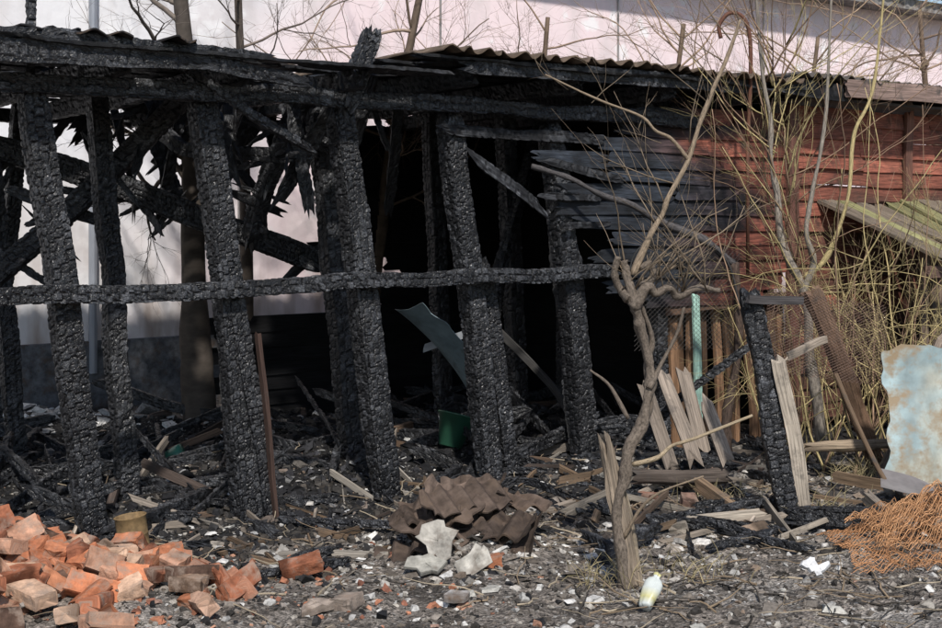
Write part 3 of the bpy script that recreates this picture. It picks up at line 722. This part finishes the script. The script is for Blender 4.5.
mb.obj('split_wooden_stake',M_wood)
mb=MB();tube(mb,smooth_path([(.37,8.0,1.90),(.6,8.05,1.83),(.809,8.1,1.725),(1.0,8.1,1.66),(1.185,8.2,1.556),(1.467,8.25,1.443),(1.668,8.3,1.287)],60),knobr(60,.016,.026),8,(.07,.065,.065),.3)
tube(mb,smooth_path([(1.668,8.3,1.30),(1.70,8.3,.8),(1.62,8.3,.3),(1.64,8.3,-.02)],40),knobr(40,.024,.035),8,(.07,.05,.04),.3)
mb.obj('scorched_bare_branch',M_bark,smooth=True)
mb=MB();tube(mb,smooth_path([(.98,8.25,1.08),(1.03,8.25,1.35),(1.2,8.25,1.46),(1.45,8.25,1.44),(1.62,8.25,1.3),(1.7,8.25,1.0)],30),.006,6,(.03,.03,.03));mb.obj('bent_wire_hoop',M_rust,smooth=True)
mb=MB();tube(mb,smooth_path([(1.86,8.8,2.1),(1.88,8.8,2.5),(1.875,8.8,2.8),(1.83,8.8,2.93),(1.74,8.8,2.96),(1.67,8.8,2.88),(1.68,8.8,2.79)],40),.014,8,(.12,.05,.03));tube(mb,[(1.86,8.8,2.12),(1.87,8.84,1.2)],.012,8,(.12,.05,.03));mb.obj('rusty_hooked_rod',M_rust,smooth=True)

gp=empty('broken_gate_frame')
mb=MB();beam(mb,[(1.69,6.9,-.05),(1.58,6.92,.6),(1.475,6.95,1.19)],.12,.09,'char',.009,side=(1,0,0),rag=.05,tone=1.2);mb.obj('charred_post',M_char,gp)
mb=MB();beam(mb,[(1.77,6.88,-.02),(1.62,6.86,.82)],.075,.028,'plank',.02,side=(1,-.2,0),rag=.05,col=(.36,.31,.25));
beam(mb,[(1.46,6.87,1.17),(1.78,7.0,1.13)],.045,.03,'plank',.02,side=Z,rag=.03,col=(.06,.055,.055))
beam(mb,[(1.66,6.9,.86),(1.98,7.3,.9)],.04,.02,'plank',.02,side=Z,rag=.03,col=(.28,.23,.18));mb.obj('unburnt_boards',M_wood,gp)
mb=MB();beam(mb,[(2.50,8.0,-.03),(2.25,7.85,.6),(2.02,7.75,1.15)],.10,.10,'log',.016,side=(1,0,0),rag=.05,amp=.014,col=(.16,.10,.065));mb.obj('leaning_log',M_wood)
mb=MB();beam(mb,[(2.0,7.8,.2),(2.9,7.8,.28)],.06,.05,'log',.018,side=Z,rag=.05,col=(.22,.17,.12));mb.obj('lying_rail',M_wood)
mb=MB();beam(mb,[(1.62,6.68,.07),(2.10,6.52,.10)],.105,.095,'char',.009,side=Z,wob=0);mb.obj('charred_log',M_char)
for p in([(1.2,7.0,.03),(1.85,7.05,.06)],[(1.25,6.5,.02),(1.62,6.15,.04)],[(1.12,6.2,.02),(1.5,6.45,.05)],[(.95,6.75,.03),(1.6,6.95,.08)],[(-.9,5.6,.03),(-.55,5.9,.05)],[(-1.0,6.8,.04),(-.1,6.5,.05)]):
    mb=MB();p=[A(q)+A([0,0,float(gh(q[0],q[1]))]) for q in p];beam(mb,p,.04,.035,'char',.011,side=Z);mb.obj('charred_log',M_char)
for i,(x0,x1,z0,z1,y) in enumerate(((1.02,1.15,.62,.18,7.5),(1.13,1.26,.66,.20,7.45),(1.24,1.33,.68,.26,7.48),(1.35,1.45,.52,.22,7.4))):
    mb=MB();beam(mb,[(x0,y+.15,z0),(x1,y,z1)],.08,.022,'plank',.018,side=(1,.1,.2),rag=.07,col=A([.22,.18,.145])*rng.uniform(.7,1.2));mb.obj('weathered_picket',M_wood)
mb=MB()
beam(mb,[(.92,7.35,.12),(1.45,7.4,.13)],.075,.07,'log',.016,side=Z,rag=.04,col=(.07,.055,.045));mb.obj('lying_timber',M_wood)
mb=MB();beam(mb,[(1.0,7.7,.25),(1.2,7.7,.5),(1.65,7.75,.82)],.05,.04,'char',.012,side=Z,rag=.03);mb.obj('scorched_pole',M_char)
mb=MB();beam(mb,[(.80,8.1,.28),(1.02,8.2,.30),(1.15,8.1,.22)],.12,.10,'char',.012,side=Z);mb.obj('charred_log',M_char)

for i in range(9):
    x=2.78+.11*i;y=7.75+.03*i+rng.normal(0,.03);h=rng.uniform(.85,1.12)
    mb=MB();beam(mb,[(x-.42,y-.15,.02),(x+rng.normal(0,.03),y,h)],rng.uniform(.06,.10),.022,'plank',.022,side=(1,0,.3),rag=.06,col=A([.21,.165,.13])*rng.uniform(.6,1.3));mb.obj('leaning_fence_board',M_wood)
mb=MB()
def pc(P,x,y):
    f=ss(-.15,.2,fbm(x*3,y*3,4.))[...,None];c=A([.34,.44,.45])*(1-f)+A([.46,.47,.40])*f
    return c*(.75+.5*fbm(x*7,y*2,9.))[...,None]
sheet(mb,(2.30,7.28,.03),nz(A([1,.12,.0])),nz(A([.06,.16,1])),.95,.84,.5,.0,.004,.03,(.5,.6,.58),bend=lambda x,y:.02*np.sin(x*9)+.015*np.sin(y*7),colf=pc,r1=30,n2=20)
mb.obj('pale_painted_metal_sheet',M_paint)
can=empty('mossy_lean_to_canopy')
mb=MB()
for i in range(12):
    s=6.0+i*.2
    mc=A([.22,.21,.10])*rng.uniform(.6,1.2) if rng.random()<.6 else A([.15,.12,.09])
    beam(mb,[W(s,-.07,1.70+rng.normal(0,.01)),W(s+.03,-1.05+rng.normal(0,.08),1.27+rng.normal(0,.02))],.19,.022,'plank',.02,side=D,rag=.08,col=mc)
mb.obj('mossy_boards',M_wood,can)
mb=MB()
beam(mb,[W(5.9,-1.0,1.22),W(8.4,-1.0,1.22)],.08,.06,'plank',.03,side=Z,col=(.16,.10,.08))
for s in(6.3,7.4,8.3):beam(mb,[W(s,-1.0,1.2),W(s,-1.0,-.05)],.08,.08,'log',.025,side=D,col=(.12,.08,.06))
for i in range(24):
    s=6.25+i*.1
    beam(mb,[W(s,-.75,1.15+rng.normal(0,.08)),W(s,-.75,-.03)],.085,.02,'plank',.03,side=D,rag=.05,col=A([.15,.11,.085])*rng.uniform(.4,1.3))
mb.obj('posts_and_boards',M_wood,can)

mb=MB()
sheet(mb,(2.16,6.90,.15),nz(A([.8,-.35,-.12])),nz(A([.25,.8,.25])),.28,.21,.5,.0,.003,.0,(.17,.155,.15),bend=lambda x,y:.25*(y-.1)**2*4-.2*x*x+0*x,r1=14,n2=12)
o=mb.obj('blade',M_galv)
sh=empty('shovel');o.parent=sh
me=o.data
e1=Vector((.8,-.35,-.12)).normalized();e2=Vector((.25,.8,.25)).normalized()
for v in me.vertices:
    d=Vector(v.co)-Vector((2.16,6.90,.15))
    x=d.dot(e1);y=d.dot(e2)-.1
    if x>.12:v.co-=e2*y*((x-.12)/.17)**1.6*.85
mb=MB();tube(mb,smooth_path([(2.22,7.0,.17),(2.17,7.05,.28),(2.09,7.15,.50),(2.02,7.25,.72)],16),.014,10,(.12,.08,.05));mb.obj('handle',M_wood,sh,smooth=True)

def net(mb,f,LU,LV,cell,r,col):
    nu=int(LU/cell)
    for sgn in(1,-1):
        for i in range(-int(LV/cell),nu+int(LV/cell)):
            K=int(LV/cell*2)+1;v=np.linspace(0,LV,K)
            u=i*cell+sgn*v+.18*cell*np.sin(np.arange(K)*np.pi)
            ok=(u>=0)&(u<=LU)
            if ok.sum()<3:continue
            P=f(u[ok],v[ok]);tube(mb,P,r,3,A(col)*rng.uniform(.7,1.2))
mb=MB()
def heap(u,v):
    x=1.70+u+.06*fbm(u*6,v*6,1.)*1.2;y=5.80+v*.68-.10*u+.05*fbm(u*6,v*6,8.)
    z=gh(x,y)+.02+.20*np.exp(-((u-.55)/.36)**2-((v-.6)/.28)**2)*(1+.4*fbm(u*9,v*9,5.))+.13*np.abs(fbm(u*11,v*11,2.))*np.minimum(1,u*4)
    return np.stack([x,y,z],-1)
net(mb,heap,1.15,1.0,.025,.0014,(.44,.22,.10))
net(mb,lambda u,v:heap(u+.15,v*.8+.2)+A([0,.0,.05]),.9,.9,.026,.0014,(.50,.27,.13))
mb.obj('rusty_netting_heap',M_rust)
mb=MB()
net(mb,lambda u,v:np.stack([1.66+u,7.35+.3*u+.06*fbm(u*4,v*4,1.),.72+v*.55-.15*u+.0*v],-1),.75,.85,.03,.0015,(.10,.06,.045))
net(mb,lambda u,v:np.stack([1.02+u,8.2+.2*u+.04*fbm(u*4,v*4,3.),.75+v-.0*u],-1),.7,.62,.03,.0012,(.05,.045,.04))
mb.obj('wire_mesh_fence',M_rust)

# ---------------------------------------------------------------- vegetation
YL=(.42,.34,.17);RB=(.25,.165,.11);GY=(.24,.21,.175)
mb=MB()
for i in range(90):
    x=rng.uniform(1.95,3.6);y=rng.uniform(7.9,8.9)+.25*(x-2);z=float(gh(x,y))
    grow(mb,(x,y,z),(rng.normal(-.02,.28),rng.normal(0,.15),1),rng.uniform(1.3,2.7) if rng.random()<.3 else rng.uniform(.6,1.5),rng.uniform(.004,.009),2,3,.5,.02,.08,YL if rng.random()<.6 else RB,(.2,.5))
for i in range(62):
    x=rng.uniform(1.9,3.3);y=rng.uniform(7.7,8.6)+.2*(x-2);z=rng.uniform(.4,1.35)
    grow(mb,(x,y,z),(rng.normal(0,1),rng.normal(0,.3),rng.normal(.0,.5)),rng.uniform(.4,1.0),.004,2,4,.75,-.02,.15,YL,(.3,.6))
mb.obj('bare_shrub_thicket',M_twig,smooth=True)
mb=MB()
tube(mb,smooth_path([(2.25,8.35,-.03),(2.20,8.3,.4),(2.15,8.3,.7),(2.14,8.3,.95),(2.10,8.3,1.15),(2.0,8.3,1.35),(1.96,8.3,1.5),(1.94,8.3,1.75),(1.90,8.3,1.95),(1.90,8.3,2.2),(1.85,8.3,2.5),(1.80,8.3,3.1)],80),knobr(80,.040,.010,.2),9,GY,.3)
tube(mb,smooth_path([(2.10,8.3,1.10),(2.16,8.25,1.3),(2.10,8.2,1.5),(2.14,8.2,1.75),(2.22,8.2,2.2),(2.26,8.2,3.0)],50),knobr(50,.026,.006,.2),8,GY,.3)
tube(mb,smooth_path([(2.12,8.3,1.2),(2.25,8.25,1.35),(2.36,8.2,1.7),(2.40,8.2,2.1),(2.52,8.2,2.4),(2.6,8.2,3.1)],50),knobr(50,.020,.006,.2),8,YL,.3)
for i in range(40):
    t=rng.random();p=A([2.08-.2*t+rng.normal(0,.03),8.3,1.1+1.6*t])
    grow(mb,p,(rng.normal(.1,.8),rng.normal(0,.3),.8),rng.uniform(.4,1.3),rng.uniform(.004,.007),2,3,.6,.04,.11,RB if i%2 else YL,(.3,.6))
mb.obj('bare_sapling',M_bark,smooth=True)
def tree(x,y,h,r,lean,n,col,L=1.6):
    mb=MB();pts=smooth_path([(x,y,-.05),(x+lean*.2,y,h*.3),(x+lean*.45,y,h*.6),(x+lean,y,h)],30)
    tube(mb,pts,np.linspace(r,r*.4,30),12,A(col)*.45,.25)
    for i in range(n):
        k=rng.integers(14,30)
        grow(mb,pts[k],(rng.normal(0,.9),rng.normal(0,.35),rng.uniform(-.1,1)),rng.uniform(.5,1)*L,r*.19,3,4,.65,.01,.14,col,(.35,.7))
    mb.obj('bare_tree',M_twig,smooth=True)
tree(-2.0,9.6,3.6,.12,-.15,12,(.15,.125,.105),1.3)
tree(-1.75,10.3,4.4,.06,-.12,10,(.16,.13,.11),1.3)
tree(-.9,11.0,3.6,.07,.5,18,(.24,.18,.135),1.9)
tree(.5,11.9,3.4,.05,.2,16,(.28,.20,.145),1.9)
tree(1.7,12.3,3.4,.05,.3,24,(.30,.215,.15),1.9)
tree(3.2,13.2,3.4,.05,.3,24,(.31,.225,.155),2.0)
tree(5.0,14.0,3.8,.06,-.2,22,(.30,.215,.155),2.1)
mb=MB()
for (x,y,n) in((.63,5.7,60),(1.0,5.9,40),(2.3,7.7,160),(2.9,7.9,160),(1.4,7.3,60),(1.9,6.9,50)):
    for i in range(n):
        p=on(x+rng.normal(0,.12),y+rng.normal(0,.1));d=nz(A([rng.normal(0,.5),rng.normal(0,.5),1]));L=rng.uniform(.05,.2)
        tube(mb,[p,p+d*L*.5,p+d*L+A([d[0]*.3*L,d[1]*.3*L,-.15*L])],[.0022,.0018,.0006],3,A([.30,.25,.14])*rng.uniform(.6,1.2))
mb.obj('dry_grass_tufts',M_twig)
mb=MB()
for i in range(620):
    x,y=regA() if rng.random()<.6 else (rng.uniform(.2,3.2),rng.uniform(5.2,7.6))
    az=rng.uniform(0,2*np.pi);L=rng.uniform(.06,.4);K=6
    a=np.linspace(0,1,K);px=x+a*L*math.cos(az)+rng.normal(0,.008,K);py=y+a*L*math.sin(az)+rng.normal(0,.008,K)
    pz=gh(px,py)+.006+rng.uniform(0,.06)*a
    tube(mb,np.stack([px,py,pz],1),np.linspace(1,.4,K)*rng.uniform(.002,.006),5,A([(.2,.15,.1),(.30,.25,.18),(.04,.035,.03)][rng.integers(3)])*rng.uniform(.7,1.2))
mb.obj('fallen_twigs',M_twig)

# ---------------------------------------------------------------- light & camera
w=bpy.data.worlds.new('World');bpy.context.scene.world=w;w.use_nodes=True
nt=w.node_tree;bg=nt.nodes['Background'];sky=nt.nodes.new('ShaderNodeTexSky');sky.sky_type='NISHITA';sky.sun_disc=False
sd=nz(A([.10,-.70,.80]));el=math.asin(sd[2]);az=math.atan2(sd[0],sd[1])
sky.sun_elevation=el;sky.sun_rotation=az
nt.links.new(sky.outputs[0],bg.inputs[0]);bg.inputs[1].default_value=.14
l=bpy.data.lights.new('sun','SUN');l.energy=4.9;l.angle=math.radians(2.5);l.color=(1,.955,.90)
lo=bpy.data.objects.new('sun',l);bpy.context.scene.collection.objects.link(lo)
lo.rotation_euler=Vector(sd).to_track_quat('Z','Y').to_euler()
cam=bpy.data.cameras.new('camera');co=bpy.data.objects.new('camera',cam);bpy.context.scene.collection.objects.link(co)
co.location=(0,0,1.6);co.rotation_euler=(math.radians(90),0,0);cam.lens=50;cam.sensor_width=36;cam.shift_y=-.105;cam.clip_end=1500
bpy.context.scene.camera=co
vs=bpy.context.scene.view_settings;vs.view_transform='Standard';vs.look='None';vs.exposure=0
